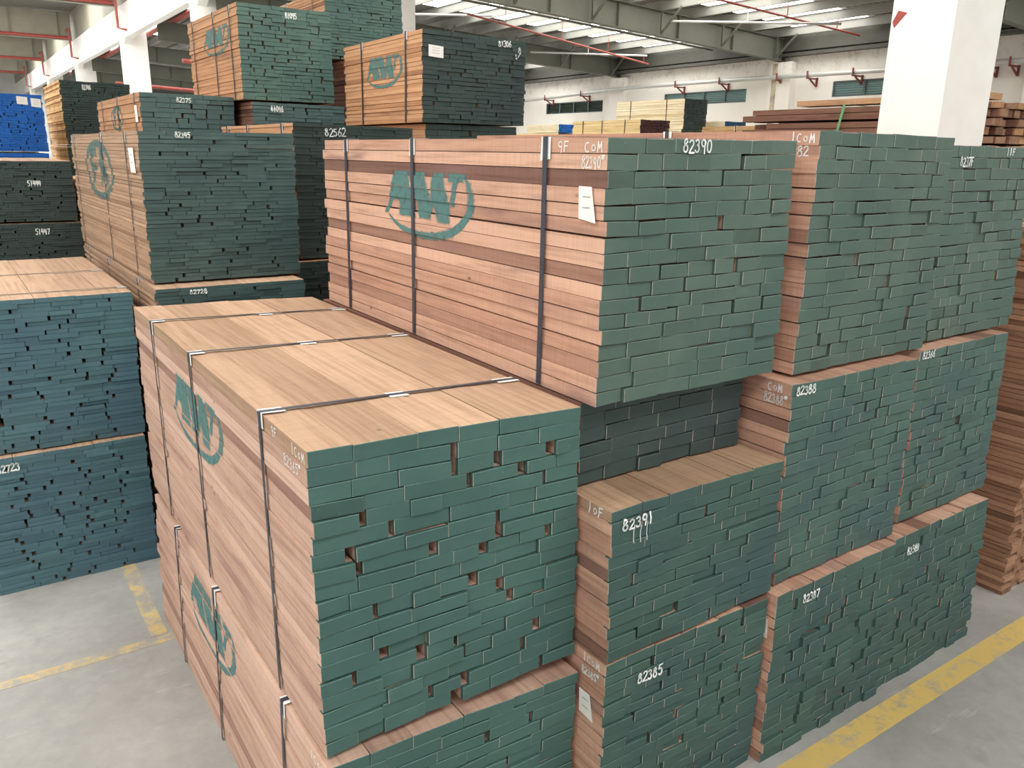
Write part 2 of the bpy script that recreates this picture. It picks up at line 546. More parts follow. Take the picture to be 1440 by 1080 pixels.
def logo_polys(kind='AW'):
    """stencil shapes in a 1 x 0.38 frame, s to the right as seen on the side, t up"""
    q = []
    def S(a, b, w0, w1=None): q.append(stroke_quad(a, b, w0, w1))
    if kind == 'AW':
        q += [[(.0, .105), (.05, .105), (.175, .34), (.135, .36)], [(.135, .36), (.30, .36), (.385, .10), (.195, .10)], [(.06, .19), (.21, .19), (.21, .27), (.10, .27)],
              [(.315, .36), (.49, .36), (.545, .24), (.375, .24)], [(.375, .24), (.545, .24), (.555, .10), (.435, .10)],
              [(.60, .36), (.70, .36), (.755, .20), (.565, .20)], [(.57, .20), (.755, .20), (.765, .09), (.655, .09)], [(.535, .11), (.565, .11), (.61, .30), (.59, .33)],
              [(.77, .20), (.81, .18), (.87, .335), (.82, .335)], [(.765, .32), (.915, .32), (.925, .36), (.76, .36)]]
        pts = [(.06, .09), (.12, .055), (.22, .022), (.34, .005), (.46, .0), (.58, .003), (.70, .018), (.80, .045), (.89, .09), (.95, .145), (.985, .205), (.985, .26), (.965, .31), (.94, .34)]
        ws = [.015, .022, .03, .034, .036, .038, .042, .046, .050, .052, .050, .042, .032, .018]
    else:
        S((.28, .10), (.28, .34), .09); S((.28, .32), (.48, .32), .06); S((.28, .22), (.44, .22), .05)
        S((.57, .10), (.63, .34), .08); S((.74, .10), (.67, .34), .08); S((.58, .18), (.72, .18), .05)
        pts = arc(.5, .2, .44, .18, 0, 360, 26); ws = [.045] * len(pts)
    for k, (a, b) in enumerate(zip(pts, pts[1:])):
        S(a, b, ws[k], ws[min(k + 1, len(ws) - 1)])
    soft = []
    for qq in q:
        cx = sum(p[0] for p in qq) / 4; cy = sum(p[1] for p in qq) / 4
        soft.append([(p[0] + (.016 if p[0] > cx else -.016), p[1] + (.008 if p[1] > cy else -.008)) for p in qq])
    return q, soft

def spray_logo(B, v_far, v_near, t0, t1, kind='AW', seed=0):
    q, soft = logo_polys(kind)
    def emit(polys, off):
        mb = MB()
        for n_, poly in enumerate(polys):
            pp = [(v_far + (v_near - v_far) * s, t0 + (t1 - t0) * t / .38) for s, t in poly]
            for r, rb in enumerate(B.lay):
                z0, z1 = B.zs[r], B.zs[r + 1]
                c = clip_poly(clip_poly(pp, 1, z0, False), 1, z1, True)
                if len(c) >= 3:
                    o = off + n_ * 1e-5
                    mb.poly([(lambda g: (g[0] - o, g[1], g[2]))(B.P(B.left_x(v, (z0 + z1) / 2), v, t)) for v, t in c])
        return mb
    a = emit(q, .0012).build('sprayed_emblem', M_LOGO if kind == 'AW' else M_LOGO3, B.root)
    a['label'] = 'blue-green sprayed stencil emblem'
    emit(soft, .0007).build('sprayed_emblem', M_LOGO2, a)

def paper(B, u0, t0, u1, t1, side=False, lean=.0, label='white paper tag'):
    mb = MB(); ik = MB()
    if not side:
        yy = min(B.front_y(u0 + (u1 - u0) * i / 6, t0 + (t1 - t0) * j / 6) for i in range(7) for j in range(7)) - .003
        c = [B.P(u0, yy, t0), B.P(u1, yy, t0 - lean), B.P(u1, yy, t1 - lean), B.P(u0, yy, t1)]
        mb.hexa([(q[0], q[1] - .0008, q[2]) for q in (c[0], c[1], c[2], c[3])][::1] + list(c))
        for i in range(3):
            ta = t1 - (t1 - t0) * (.25 + .22 * i); du = (u1 - u0)
            c = [B.P(u0 + du * .25, yy, ta), B.P(u0 + du * .75, yy, ta - lean * .5), B.P(u0 + du * .75, yy, ta + .003 - lean * .5), B.P(u0 + du * .25, yy, ta + .003)]
            ik.poly([(q[0], q[1] - .0014, q[2]) for q in c])
    else:   # u = v along the side, u0 the far end
        xx = min(B.left_x(u0 + (u1 - u0) * i / 3, t0 + (t1 - t0) * j / 10) for i in range(4) for j in range(11)) - .003
        c = [B.P(xx, u0, t0 + lean), B.P(xx, u1, t0), B.P(xx - .004, u1 + (u0 - u1) * .25 * (1 if lean else 0), t1), B.P(xx - .004, u0, t1)]
        mb.hexa(list(c) + [(q[0] - .0008, q[1], q[2]) for q in c])
        for i in range(2):
            ta = t1 - (t1 - t0) * (.3 + .3 * i); dv = u1 - u0
            c = [B.P(xx, u0 + dv * .25, ta), B.P(xx, u0 + dv * .7, ta), B.P(xx, u0 + dv * .7, ta + .004), B.P(xx, u0 + dv * .25, ta + .004)]
            ik.poly([(q[0] - .0055, q[1], q[2]) for q in c])
    o = mb.build('paper_tag', M_TAG, B.root)
    o['label'] = label
    ik.build('faint_print', M_INK, o)
    return o

# ------------------------------------------------------------------ setting: floor
def floor_mat(yellow=False):
    m, nt, p = new_mat('painted_line' if yellow else 'concrete')
    g = N(nt, 'ShaderNodeNewGeometry')
    pos = g.outputs['Position']
    big = noise(nt, pos, .7, 4, .6)
    c = ramp(nt, big, [(.3, (.27, .265, .25)), (.7, (.40, .395, .375))])
    fine = noise(nt, pos, 9, 5, .7)
    c = mixc(nt, .7, c, ramp(nt, fine, [(.3, (.85, .85, .85)), (.7, (1.1, 1.1, 1.1))]), 'MULTIPLY')
    sc = noise(nt, mapping(nt, pos, (1.2, 7, 1)), 1.0, 5, .75)
    c = mixc(nt, ramp(nt, sc, [(.60, (0, 0, 0)), (.72, (.55, .55, .55))]), c, (.55, .545, .52))
    st = noise(nt, mapping(nt, pos, (2, 2, 1)), 2.0, 3, .6)
    c = mixc(nt, ramp(nt, st, [(.62, (0, 0, 0)), (.8, (.5, .5, .5))]), c, (.17, .165, .155))
    if yellow:
        w = noise(nt, pos, 7, 5, .75)
        c = mixc(nt, ramp(nt, w, [(.38, (.8, .8, .8)), (.56, (.08, .08, .08))] if yellow > 1 else [(.50, (1, 1, 1)), (.66, (.25, .25, .25))]), c, (.66, .47, .15))
    nt.links.new(c, p.inputs['Base Color'])
    p.inputs['Roughness'].default_value = .55
    p.inputs['Specular IOR Level'].default_value = .35
    return m
M_FLOOR = floor_mat(); M_LINE = floor_mat(1); M_LINEW = floor_mat(2)
mb = MB(); mb.box(-14, 22.3, -8, 90, -.15, 0)
tag(mb.build('floor', M_FLOOR), kind='structure')
mb = MB(); mb.box(-3, 12.5, 1.95, 2.10, 0.0005, .002)
tag(mb.build('painted_floor_line', M_LINE), 'broad yellow line painted on the floor along the front of the right stacks', 'floor line')
mb = MB(); mb.box(-6, .84, 4.98, 5.065, 0.0005, .002)
tag(mb.build('painted_floor_line', M_LINEW), 'faint worn yellow line crossing the floor at lower left', 'floor line')
mb = MB(); mb.box(.70, .80, 5.08, 16, 0.0005, .002)
tag(mb.build('painted_floor_line', M_LINEW), 'short worn yellow line running back between the left stack and the front stack', 'floor line')

# ------------------------------------------------------------------ setting: walls with louvred windows
def plaster_mat():
    m, nt, p = new_mat('stained_plaster')
    g = N(nt, 'ShaderNodeNewGeometry'); pos = g.outputs['Position']
    n = noise(nt, pos, .5, 4, .6)
    c = ramp(nt, n, [(.3, (.80, .75, .68)), (.7, (.90, .87, .82))])
    sep = N(nt, 'ShaderNodeSeparateXYZ'); nt.links.new(pos, sep.inputs[0])
    # mould growing down from the eaves, strongest round the pilaster
    dz = N(nt, 'ShaderNodeMapRange'); nt.links.new(sep.outputs['Z'], dz.inputs['Value'])
    dz.inputs['From Min'].default_value = 5.3; dz.inputs['From Max'].default_value = 6.1
    f = noise(nt, pos, 3.5, 6, .8)
    mul = N(nt, 'ShaderNodeMath', operation='MULTIPLY'); nt.links.new(dz.outputs[0], mul.inputs[0])
    nt.links.new(ramp(nt, f, [(.50, (0, 0, 0)), (.68, (.75, .75, .75))]), mul.inputs[1])
    c = mixc(nt, mul.outputs[0], c, (.24, .20, .15))
    nt.links.new(c, p.inputs['Base Color'])
    p.inputs['Roughness'].default_value = .9
    return m
M_WALL = plaster_mat()
M_WHITE = plain('white_limewash', (.94, .925, .88), .85, 0, .05, 3)
WX = 22.0
WINS = [(26.0, 29.75, 4.66, 5.10), (18.85, 22.6, 4.75, 5.16), (11.6, 15.65, 4.76, 5.20), (33.5, 37.2, 4.66, 5.10)]
mb = MB()
mb.box(WX, WX + .24, -8, 90, 0, 4.66); mb.box(WX, WX + .24, -8, 90, 5.20, 6.9)
ys = sorted((a, b) for a, b, _, _ in WINS)
prev = -8
for a, b in ys:
    mb.box(WX, WX + .24, prev, a, 4.66, 5.20); prev = b
mb.box(WX, WX + .24, prev, 90, 4.66, 5.20)
for a, b, z0, z1 in WINS:
    if z0 > 4.66: mb.box(WX, WX + .24, a, b, 4.66, z0)
    if z1 < 5.20: mb.box(WX, WX + .24, a, b, z1, 5.20)
tag(mb.build('wall_right', M_WALL), kind='structure')
M_TEALF = plain('grey_window_frame', (.14, .17, .17), .5)
M_SLAT = plain('teal_louvre', (.34, .46, .46), .35, .2)
M_SLATD = plain('dark_louvre', (.07, .10, .085), .35, .2)
M_PANE = plain('teal_glass', (.26, .46, .46), .15, 0, .2, 1.5)
M_PANED = plain('dark_green_glass', (.06, .10, .07), .15, 0, .2, 1.5)
for n, (a, b, z0, z1) in enumerate(WINS):
    mb = MB()
    mb.box(WX + .02, WX + .12, a, b, z0, z0 + .035); mb.box(WX + .02, WX + .12, a, b, z1 - .035, z1)
    k = 4
    for i in range(k + 1):
        yy = a + (b - a) * i / k
        mb.box(WX + .02, WX + .12, max(a, yy - .03), min(b, yy + .03), z0 + .035, z1 - .035)
    fr = tag(mb.build('window_%d' % (n + 1), M_TEALF), kind='structure')
    mb = MB(); mb.box(WX + .11, WX + .13, a + .03, b - .03, z0 + .03, z1 - .03)
    mb.build('pane', M_PANED if n in (0, 3) else M_PANE, fr)
    mb = MB(); zz = z0 + .06
    while zz < z1 - .06:
        mb.hexa([(WX + .04, a + .03, zz), (WX + .10, a + .03, zz + .03), (WX + .10, b - .03, zz + .03), (WX + .04, b - .03, zz),
                 (WX + .04, a + .03, zz + .006), (WX + .10, a + .03, zz + .036), (WX + .10, b - .03, zz + .036), (WX + .04, b - .03, zz + .006)])
        zz += .062
    mb.build('louvre', M_SLATD if n in (0, 3) else M_SLAT, fr)
M_EAVE = plain('dark_eaves_steel', (.10, .10, .085), .6, .1, .15, 2)
M_STAIN = plain('rust_stained_plaster', (.55, .48, .36), .9, 0, .5, 5)
for n, yy in enumerate((9.9, 17.45, 25.0, 32.5, 40.0)):
    mb = MB(); mb.box(WX - .28, WX, yy - .5, yy + .3, 0, 5.83)
    if n == 1: mb.box(WX - .285, WX - .2805, yy + .02, yy + .2, 3.2, 5.8, 1)
    tag(mb.build('trim_%d' % (n + 1), [M_WALL, M_STAIN]), kind='structure')
mb = MB(); mb.box(WX - .25, WX, -8, 60, 6.12, 6.72); mb.box(WX - .32, WX, -8, 60, 5.98, 6.06)
tag(mb.build('trim_9', M_EAVE), kind='structure')
mb = MB(); mb.box(-14, 22.3, 88, 88.3, 0, 10)
tag(mb.build('wall_back', M_WHITE), kind='structure')

# ------------------------------------------------------------------ setting: roofs
def roof_mat():
    m, nt, p = new_mat('corrugated_steel_sheet')
    g = N(nt, 'ShaderNodeNewGeometry')
    w = N(nt, 'ShaderNodeTexWave', bands_direction='Y'); w.inputs['Scale'].default_value = 1.6
    nt.links.new(g.outputs['Position'], w.inputs['Vector'])
    c = ramp(nt, w.outputs['Fac'], [(.2, (.15, .14, .12)), (.8, (.21, .20, .17))])
    nt.links.new(c, p.inputs['Base Color'])
    bp = N(nt, 'ShaderNodeBump'); bp.inputs['Strength'].default_value = .5; bp.inputs['Distance'].default_value = .04
    nt.links.new(w.outputs['Fac'], bp.inputs['Height']); nt.links.new(bp.outputs[0], p.inputs['Normal'])
    p.inputs['Roughness'].default_value = .55; p.inputs['Metallic'].default_value = .2
    return m
M_ROOF = roof_mat()
M_SKY = plain('translucent_skylight_sheet', (.9, .9, .88), .5, emit=(1.0, .985, .94), strength=SKY_EMIT)
M_SKYL = plain('boosted_skylight_sheet', (.9, .9, .88), .5, emit=(1.0, .985, .94), strength=11.0)  # stronger glow, added to brighten the white columns of the left hall
M_BEAM = plain('grey_green_steel', (.135, .14, .112), .6, .1, .12, 1.2)
M_PURL = plain('galvanised_purlin', (.34, .34, .31), .5, .1, .1, 2)
M_BEAML = plain('beige_grey_steel', (.36, .34, .27), .6, .1, .15, .9)
M_REDP = plain('red_oxide_pipe', (.38, .075, .06), .5, 0, .2, 4)
M_RUST = plain('red_brown_bracket', (.23, .055, .05), .6, 0, .2, 6)
M_PIPE = plain('pale_grey_pipe', (.55, .55, .53), .45, .3, .1, 3)
SL = .053
def zr(x): return 6.74 + SL * (WX - x)          # right roof underside
SKR = [(-3.5, -.9), (6.0, 8.6), (12.3, 14.9)[:2], (20.0, 23.1), (27.6, 30.4), (35, 37.8), (42.5, 45.3), (50, 52.8), (57.5, 60)]  # unseen strips over the near bays are added to light stacks and wall
SKR[2] = (14.4, 16.8)
def slab(mb, x0, x1, y0, y1, f, th, m=0):
    mb.hexa([(x0, y0, f(x0)), (x1, y0, f(x1)), (x1, y1, f(x1)), (x0, y1, f(x0)), (x0, y0, f(x0) + th), (x1, y0, f(x1) + th), (x1, y1, f(x1) + th), (x0, y1, f(x0) + th)], m)
mb = MB(); slab(mb, 6.7, 22.4, -8, 90, zr, .08)
tag(mb.build('ceiling', M_ROOF), kind='structure')
for i, (a, b) in enumerate(SKR):
    mb = MB(); slab(mb, 7.4, 21.9, a, b, lambda x: zr(x) - .03, .02)
    tag(mb.build('skylight', M_SKY), 'glowing translucent skylight strip across the right roof bay', 'skylight', 'skylight strips of the right roof')
mb = MB(); mb.box(-14, 6.7, -8, 90, 9.55, 9.65)
tag(mb.build('ceiling', M_ROOF), kind='structure')
mb = MB(); mb.box(6.62, 6.7, -8, 90, 8.2, 9.55)
tag(mb.build('wall_clerestory', M_BEAML), kind='structure')
for i, (a, b) in enumerate([(-5, -1.5), (3.5, 7.5), (17.5, 21), (29, 32.5), (41, 44.5), (54, 57.5), (66.5, 70)]):  # unseen strips, put over the left hall for their light
    mb = MB(); mb.box(-13, 6.0, a, b, 9.50, 9.53)
    tag(mb.build('skylight', M_SKYL if a > 10 else M_SKY), 'unseen glowing skylight strip added to light the high left hall', 'skylight', 'added light strips of the high left roof')
# purlins of the right roof
for i in range(12):
    px = 8.2 + i * 1.2
    if px > 21.8: break
    mb = MB(); z = zr(px)
    mb.box(px - .01, px + .01, -8, 60, z - .24, z - .035); mb.box(px - .01, px + .06, -8, 60, z - .26, z - .24); mb.box(px - .06, px + .01, -8, 60, z - .05, z - .035)
    tag(mb.build('roof_purlin', M_PURL), 'grey steel purlin running under the right roof sheets', 'purlin', 'purlins of the right roof')
# sloping rafters of the right hall with knee braces
for n, yy in enumerate((2.35, 9.9, 17.45, 25.0, 32.5, 40.0, 47.5, 55.0)):
    fb = lambda x: 5.87 + SL * (WX - x)
    root = empty('roof_rafter', (0, yy, 0))
    nm = ['roof rafter overhead near the camera', 'roof rafter passing behind the head of the big white column', 'nearest full grey-green roof rafter, meeting the stained wall pilaster', 'second grey-green roof rafter, meeting the wall left of the pilaster'] + ['far grey-green roof rafter seen between the left columns'] * 4
    tag(root, nm[n], 'roof beam', 'far rafters of the right hall' if n > 3 else None)
    mb = MB()
    slab2 = lambda x0, x1, y0, y1, f, th: slab(mb, x0, x1, y0, y1, f, th)
    slab2(7.0, WX - .02, -.006, .006, fb, .64)
    slab2(7.0, WX - .02, -.11, .11, lambda x: fb(x) - .015, .015)
    slab2(7.0, WX - .02, -.11, .11, lambda x: fb(x) + .60, .015)
    for k in range(7):
        xx = 8.5 + k * 2.2
        mb.hexa([(xx - .006, -.10, fb(xx)), (xx + .006, -.10, fb(xx)), (xx + .006, .10, fb(xx)), (xx - .006, .10, fb(xx)), (xx - .006, -.10, fb(xx) + .6), (xx + .006, -.10, fb(xx) + .6), (xx + .006, .10, fb(xx) + .6), (xx - .006, .10, fb(xx) + .6)])
    mb.build('beam_web', M_BEAM, root)
    if n in (1, 2, 3):
        for k in range(6):
            xx = 9.4 + k * 2.4
            b2 = MB(); b2.bar((xx, -.12, fb(xx) + .03), (xx, -.85, zr(xx) - .24), .05, .05)
            b2.bar((xx, -.12, fb(xx) + .03), (xx, -.12, fb(xx) + .6), .06, .03)
            b2.build('knee_brace', M_BEAM, root)
# sloping conduits and pipes hung under the right roof
def run(name, y, off, r, mat, label, cat='pipe', x0=7.2, x1=21.6, hang=True):
    mb = MB(); pts = []
    for i in range(9):
        x = x0 + (x1 - x0) * i / 8
        pts.append((x, y, zr(x) - off))
    mb.tube(pts, r, 8, 0)
    if hang:
        for i in range(6):
            x = x0 + (x1 - x0) * (i + .5) / 6
            mb.bar((x, y, zr(x) - off), (x, y, zr(x) - .03), .02, .02)
    return tag(mb.build(name, mat), label, cat)
mb = MB(); mb.tube([(12.0, 19.82, 6.53), (20.8, 22.25, 6.07)], .028, 8)
for x in (13.5, 16.0, 18.4, 20.5):
    f_ = (x - 12) / 8.8; mb.bar((x, 19.82 + 2.43 * f_, 6.53 - .46 * f_), (x, 19.82 + 2.43 * f_, zr(x) - .05), .012, .012)
tag(mb.build('sprinkler_pipe', M_REDP), 'thin red sprinkler pipe under the skylight row right of the dark tagged bundle', 'pipe')
run('sprinkler_pipe', 14.7, .44, .028, M_REDP, 'thin red sprinkler pipe under the bright skylights nearest the big white column', x0=9)
run('cable_conduit', 20.1, .36, .035, M_BEAM, 'dark cable conduit crossing below the row of bright skylights', 'conduit')
run('cable_conduit', 11.9, .30, .05, M_RUST, 'dark red conduit just left of the head of the big white column', 'conduit')
mb = MB(); mb.tube([(17.6, 24.8, 6.43), (20.4, 21.9, 6.28)], .03, 8)
mb.bar((19.0, 23.35, 6.355), (19.0, 23.35, 6.89), .02, .02)
tag(mb.build('water_pipe', M_PIPE), 'short thin white pipe under the roof just right of the dark tagged bundle', 'pipe')
mb = MB(); mb.tube([(11.65, 22.11, 6.75), (13.2, 20.45, 6.67)], .03, 8); mb.bar((12.9, 20.77, 6.69), (12.9, 20.77, 7.21), .02, .02)
tag(mb.build('water_pipe', M_PIPE), 'thin white pipe above the dark tagged bundle beside the thin white column', 'pipe')
mb = MB(); mb.tube([(16.6, 17.0, 6.47), (19.6, 13.9, 6.34)], .03, 8)
mb.bar((18.0, 15.6, 6.4), (18.0, 15.6, 6.92), .02, .02)
tag(mb.build('water_pipe', M_PIPE), 'thin pale pipe under the bright skylights left of the big white column', 'pipe')
# service pipe along the wall on brackets
mb = MB(); mb.tube([(21.6, 8.0, 5.33), (21.6, 14.0, 5.36), (21.6, 20, 5.42), (21.6, 24, 5.43), (21.6, 31, 5.24), (21.6, 45, 5.1)], .065, 10)
tag(mb.build('water_pipe', M_PIPE), 'long pale service pipe carried along the right wall above the windows', 'pipe')
for yy, rd in ((29.2, 1), (26.8, 0), (21.6, 1), (19.6, 0), (17.3, 0), (16.2, 0), (14.7, 1), (12.9, 1), (11.0, 1), (10.5, 0)):
    mb = MB(); zp = 5.33 if yy < 14 else (5.36 + (yy - 14) * .01 if yy < 20 else (5.42 if yy < 24 else 5.43 - (yy - 24) * .0271)); z = zp - .092
    mb.bar((21.49, yy, z), (22.0, yy, z), .05, .04); mb.bar((21.60, yy, z), (21.95, yy, z - .2), .04, .035); mb.bar((21.97, yy, z - .22), (21.97, yy, z + .04), .05, .04)
    mb.bar((21.50, yy, z), (21.50, yy, z + .2), .04, .03)
    tag(mb.build('pipe_bracket', M_RUST), 'red-brown steel bracket holding the service pipe to the right wall', 'bracket', 'brackets under the service pipe')

# ------------------------------------------------------------------ columns and beams of the left hall
mb = MB(); mb.box(6.5, 7.2, 3.63, 4.15, 0, 6.64)
big = tag(mb.build('concrete_column', M_WHITE), 'big bright white column standing behind the stacks on the right', 'column')
m2 = MB(); m2.quad((6.4995, 4.02, 4.155), (6.4995, 4.10, 4.18), (6.4995, 4.14, 4.10), (6.4995, 4.12, 4.05))
m2.build('red_paint_mark', M_REDP, big)
CY = [14.0, 25.3, 36.3, 49.2, 62.3, 74.5]
cl = ['white column just left of the dark tagged bundle, mostly hidden by a stack', 'white column with its head cut by the top of the photo, left of the tallest sage bundle',
      'widest fully seen white column of the left row, with a beam springing from both sides', 'second white column of the left row, above the bundle with the gold side',
      'third white column of the left row, above the dark stack beside the blue bundle', 'farthest white column of the left row']
for i, yy in enumerate(CY):
    mb = MB(); mb.box(6.5, 7.4, yy, yy + .6, 0, 8.2)
    tag(mb.build('concrete_column', M_WHITE), cl[i], 'column')
ends = [4.15] + CY + [88.0]
bl = ['white concrete beam overhead between the big right column and the hidden one', 'white concrete beam leaving the top of the photo over the sage bundle', 'thick white concrete beam left of the head-cropped column',
      'white beam between the widest left column and the second one', 'white beam between the second and third left columns', 'white beam between the third and farthest left columns', 'last white beam running into the far daylight']
for i in range(len(ends) - 1):
    a = ends[i] + (.6 if i else 0); b = ends[i + 1]
    mb = MB(); mb.box(6.56, 6.82, a, b, 7.05, 8.2)
    for e, s in ((a, 1), (b, -1)):
        if i and b - a > 3:
            mb.hexa([(6.56, e, 6.85), (6.82, e, 6.85), (6.82, e + s * .02, 6.85), (6.56, e + s * .02, 6.85), (6.56, e, 7.05), (6.82, e, 7.05), (6.82, e + s * .35, 7.05), (6.56, e + s * .35, 7.05)])
    tag(mb.build('concrete_beam', M_WHITE), bl[i], 'beam')
lb = ['deep beige roof beam cut by the top left corner of the photo', 'deep beige roof beam meeting the second left column', 'deep beige roof beam meeting the third left column', 'deep beige roof beam meeting the farthest left column']
for i, yy in enumerate(CY[2:]):
    root = empty('roof_beam', (0, yy + .3, 0)); tag(root, lb[i], 'roof beam')
    mb = MB(); mb.box(-13.5, 6.5, -.01, .01, 8.2, 9.5); mb.box(-13.5, 6.5, -.16, .16, 8.18, 8.2)
    for k in range(10):
        mb.box(-13 + k * 2.1, -12.98 + k * 2.1, -.15, .15, 8.2, 9.5)
    mb.build('beam_web', M_BEAML, root)
    mb = MB(); mb.tube([(-13.5, -.35, 8.27), (6.3, -.35, 8.27)], .075, 8)
    tag(mb.build('sprinkler_pipe', M_REDP, None, None, (0, yy + .3, 0)), 'long red pipe under the beige beam ' + ['cut by the top left corner', 'meeting the second left column', 'meeting the third left column', 'meeting the farthest left column'][i], 'pipe')
    mb = MB(); mb.tube([(6.25, -1.2, 8.6), (6.25, -1.2, 7.3), (6.545, -1.2, 7.25)], .045, 8); mb.bar((6.25, -1.2, 8.6), (6.25, -.35, 8.6), .1, .1)
    tag(mb.build('drop_pipe', M_REDP, None, None, (0, yy + .3, 0)), 'dark red drop pipe bracketed on ' + ['the widest left column', 'the second left column', 'the third left column', 'the farthest left column'][i], 'pipe')
# red pipe runs seen through the portals between the left columns
for i, (yy, z) in enumerate(((31.0, 5.9), (44.0, 5.9))):
    mb = MB(); mb.tube([(7.4, yy, z), (12.1, yy, z - .2)], .075, 8); mb.tube([(12.0, yy, z - .2), (12.0, yy, 0)], .075, 8)
    tag(mb.build('sprinkler_pipe', M_REDP), ['red cross pipe right of the widest left column, under the rising red pipe', 'red cross pipe seen between the second and widest left columns'][i], 'pipe')
mb = MB(); mb.tube([(7.6, 26.0, 7.36), (7.6, 60.0, 7.36)], .10, 8)
tag(mb.build('sprinkler_pipe', M_REDP), 'thick red pipe running along behind the left columns under the white beams', 'pipe')
# ------------------------------------------------------------------ the bundles:  x, y, z, width, height, length, turn, lean x, lean y, top tilt
BP = {
'A':(0.8569, 2.3985, 0.9188, 1.1357, 1.1844, 2.9507, -0.0029, -0.0035, 0.0131, -0.034),
'A0':(0.8246, 2.3819, 0.0, 1.150, 0.905, 2.9167, -0.0017, 0.0164, -0.0264, -0.0342),
'F1':(-0.1085, 6.2365, 1.0075, 1.0936, 1.0511, 2.2481, 0.0075, 0.0147, -0.0014, -0.0036),
'F2':(-0.0695, 6.1788, 0.0, 1.0421, 0.9980, 2.9000, 0.0008, -0.0024, 0.0008, 0.0011),
'K':(1.1449, 6.2173, 2.1051, 1.0942, 1.0430, 3.2259, 0.0081, 0.0031, 0.0043, 0.0079),
'K2':(1.1181, 6.0062, 1.1420, 1.0650, 0.9505, 3.4000, 0.0002, -0.0005, -0.0009, -0.0037),
'B':(2.0433, 2.3739, 2.0648, 1.0779, 1.0386, 2.8481, -0.0096, 0.0148, 0.0161, 0.0110),
'C':(3.2394, 2.3454, 2.0381, 1.117, 1.1227, 2.8996, -0.0026, 0.0065, -0.0047, -0.0055),
'D':(3.1407, 2.2509, 0.988, 1.0526, 1.036, 2.9000, -0.0022, -0.0072, 0.0025, -0.0011),
'C0':(3.0977, 2.1716, 0.0, 1.0295, 0.9720, 2.9000, 0.0001, -0.0025, 0.0073, 0.005),
'E2':(4.3920, 2.4099, 2.0401, 1.1075, 1.0783, 2.9000, -0.0002, -0.0100, 0.0399, 0.0036),
'E1':(4.3191, 2.3008, 1.0003, 1.0004, 1.0267, 2.9000, 0.0073, -0.0096, 0.0167, -0.0022),
'E0':(4.1594, 2.1960, 0.0, 1.0540, 0.9820, 2.9000, 0.0032, -0.0084, 0.0108, 0.002),
'S1':(2.022, 2.2104, 0.9876, 1.060, 0.6865, 2.8712, -0.0010, -0.0030, 0.0109, 0.0030),
'S0':(2.022, 2.2083, 0.0, 1.045, 0.9747, 2.9000, -0.0010, -0.0030, 0.0000, -0.0099),
'Q':(2.0460, 2.4779, 1.6825, 1.0022, 0.3760, 2.8000, 0.0, 0.0000, 0.0000, 0.0000),
'M':(2.4545, 6.8125, 2.1355, 1.1072, 1.1166, 2.1353, -0.0044, -0.0041, 0.0024, -0.0122),
'M2':(2.40, 6.75, 1.07, 1.12, 1.05, 2.3, 0.0, 0.0, 0.0, 0.0),
'G1':(0.09, 10.29, 2.25, 1.1, 0.63, 2.6, 0.0, 0.003, 0.0, 0.0),
'G2':(0.11, 10.27, 1.63, 1.1, 0.60, 2.6, 0.0, 0.0, 0.0, 0.0),
'H':(0.45, 14.5, 2.95, 0.95, 0.81, 2.6, 0.0, 0.004, 0.0, 0.0),
'I':(1.7738, 15.4130, 2.8035, 1.0384, 1.2465, 2.2701, 0.0010, -0.0123, 0.0016, -0.0161),
'I2':(1.68, 15.25, 1.90, 1.06, 0.89, 2.4, 0.0, 0.0, 0.0, 0.0),
'J':(1.9336, 10.1883, 3.1522, 1.03, 0.4768, 2.9806, -0.0029, 0.0062, -0.0010, -0.0032),
'KP':(1.25, 9.52, 1.70, 0.62, 0.98, 2.4, 0.0, 0.01, 0.0, 0.0),
'N':(2.985, 9.85, 3.5850, 1.10, 1.02, 2.15, 0.004, -0.0104, 0.0053, 0.0006),
'N2':(3.06, 9.80, 2.60, 1.12, 0.965, 2.6, 0.0, 0.0040, 0.0010, -0.010),
'O':(4.4570, 10.9011, 4.2101, 1.1174, 0.8372, 2.6, -0.0004, -0.0195, 0.0078, 0.0005),
'O2':(4.60, 9.65, 3.20, 1.02, 0.98, 2.9, 0.0, 0.0, 0.0, 0.0),
'P':(3.8456, 7.1614, 3.3094, 1.1594, 0.8230, 1.8631, -0.0149, 0.0063, -0.0025, -0.0200),
}
G_A = 'teal'
bA = bundle('A', BP['A'], 19, (.12, .28), W_BEECH, P_A, 'nearest lumber bundle, teal-ended with a wide tan board top and three straps', seed=11, fancy=True, gap=.3, gapw=(.020, .048), dhb=.022,
            straps=(.47, 1.54, 2.41), topmat=W_TAN, strap_w=.024, yj=.009)
bA0 = bundle('A0', BP['A0'], 15, (.16, .26), W_BEECH, P_A, 'teal-ended lumber bundle on the floor underneath the nearest bundle', seed=12, fancy=True, gap=.2, gapw=(.018, .04), straps=(.46, 1.49, 2.31))
bB = bundle('B', BP['B'], 17, (.13, .20), W_PINK, P_B, 'grey-green ended lumber bundle marked 82390 with a green sprayed emblem on its pink side', seed=13, fancy=True, gap=.14, gapw=(.012, .028), straps=(.385, 1.58, 2.47), strap_w=.03)
bC = bundle('C', BP['C'], 18, (.12, .19), W_PINK, P_B, 'top green-ended lumber bundle right of the one marked 82390', seed=14, fancy=True, gap=.13, gapw=(.012, .022), straps=(.95,))
bD = bundle('D', BP['D'], 18, (.10, .17), W_PINK, P_C, 'green-ended lumber bundle marked 82388 in the middle of its stack', seed=15, fancy=True, gap=.12, gapw=(.01, .022))
bC0 = bundle('C0', BP['C0'], 16, (.10, .18), W_PINK, P_D, 'green-ended lumber bundle marked 82387 on the floor beside the yellow line', seed=16, fancy=True, yj=.011, gap=.26, gapw=(.01, .024))
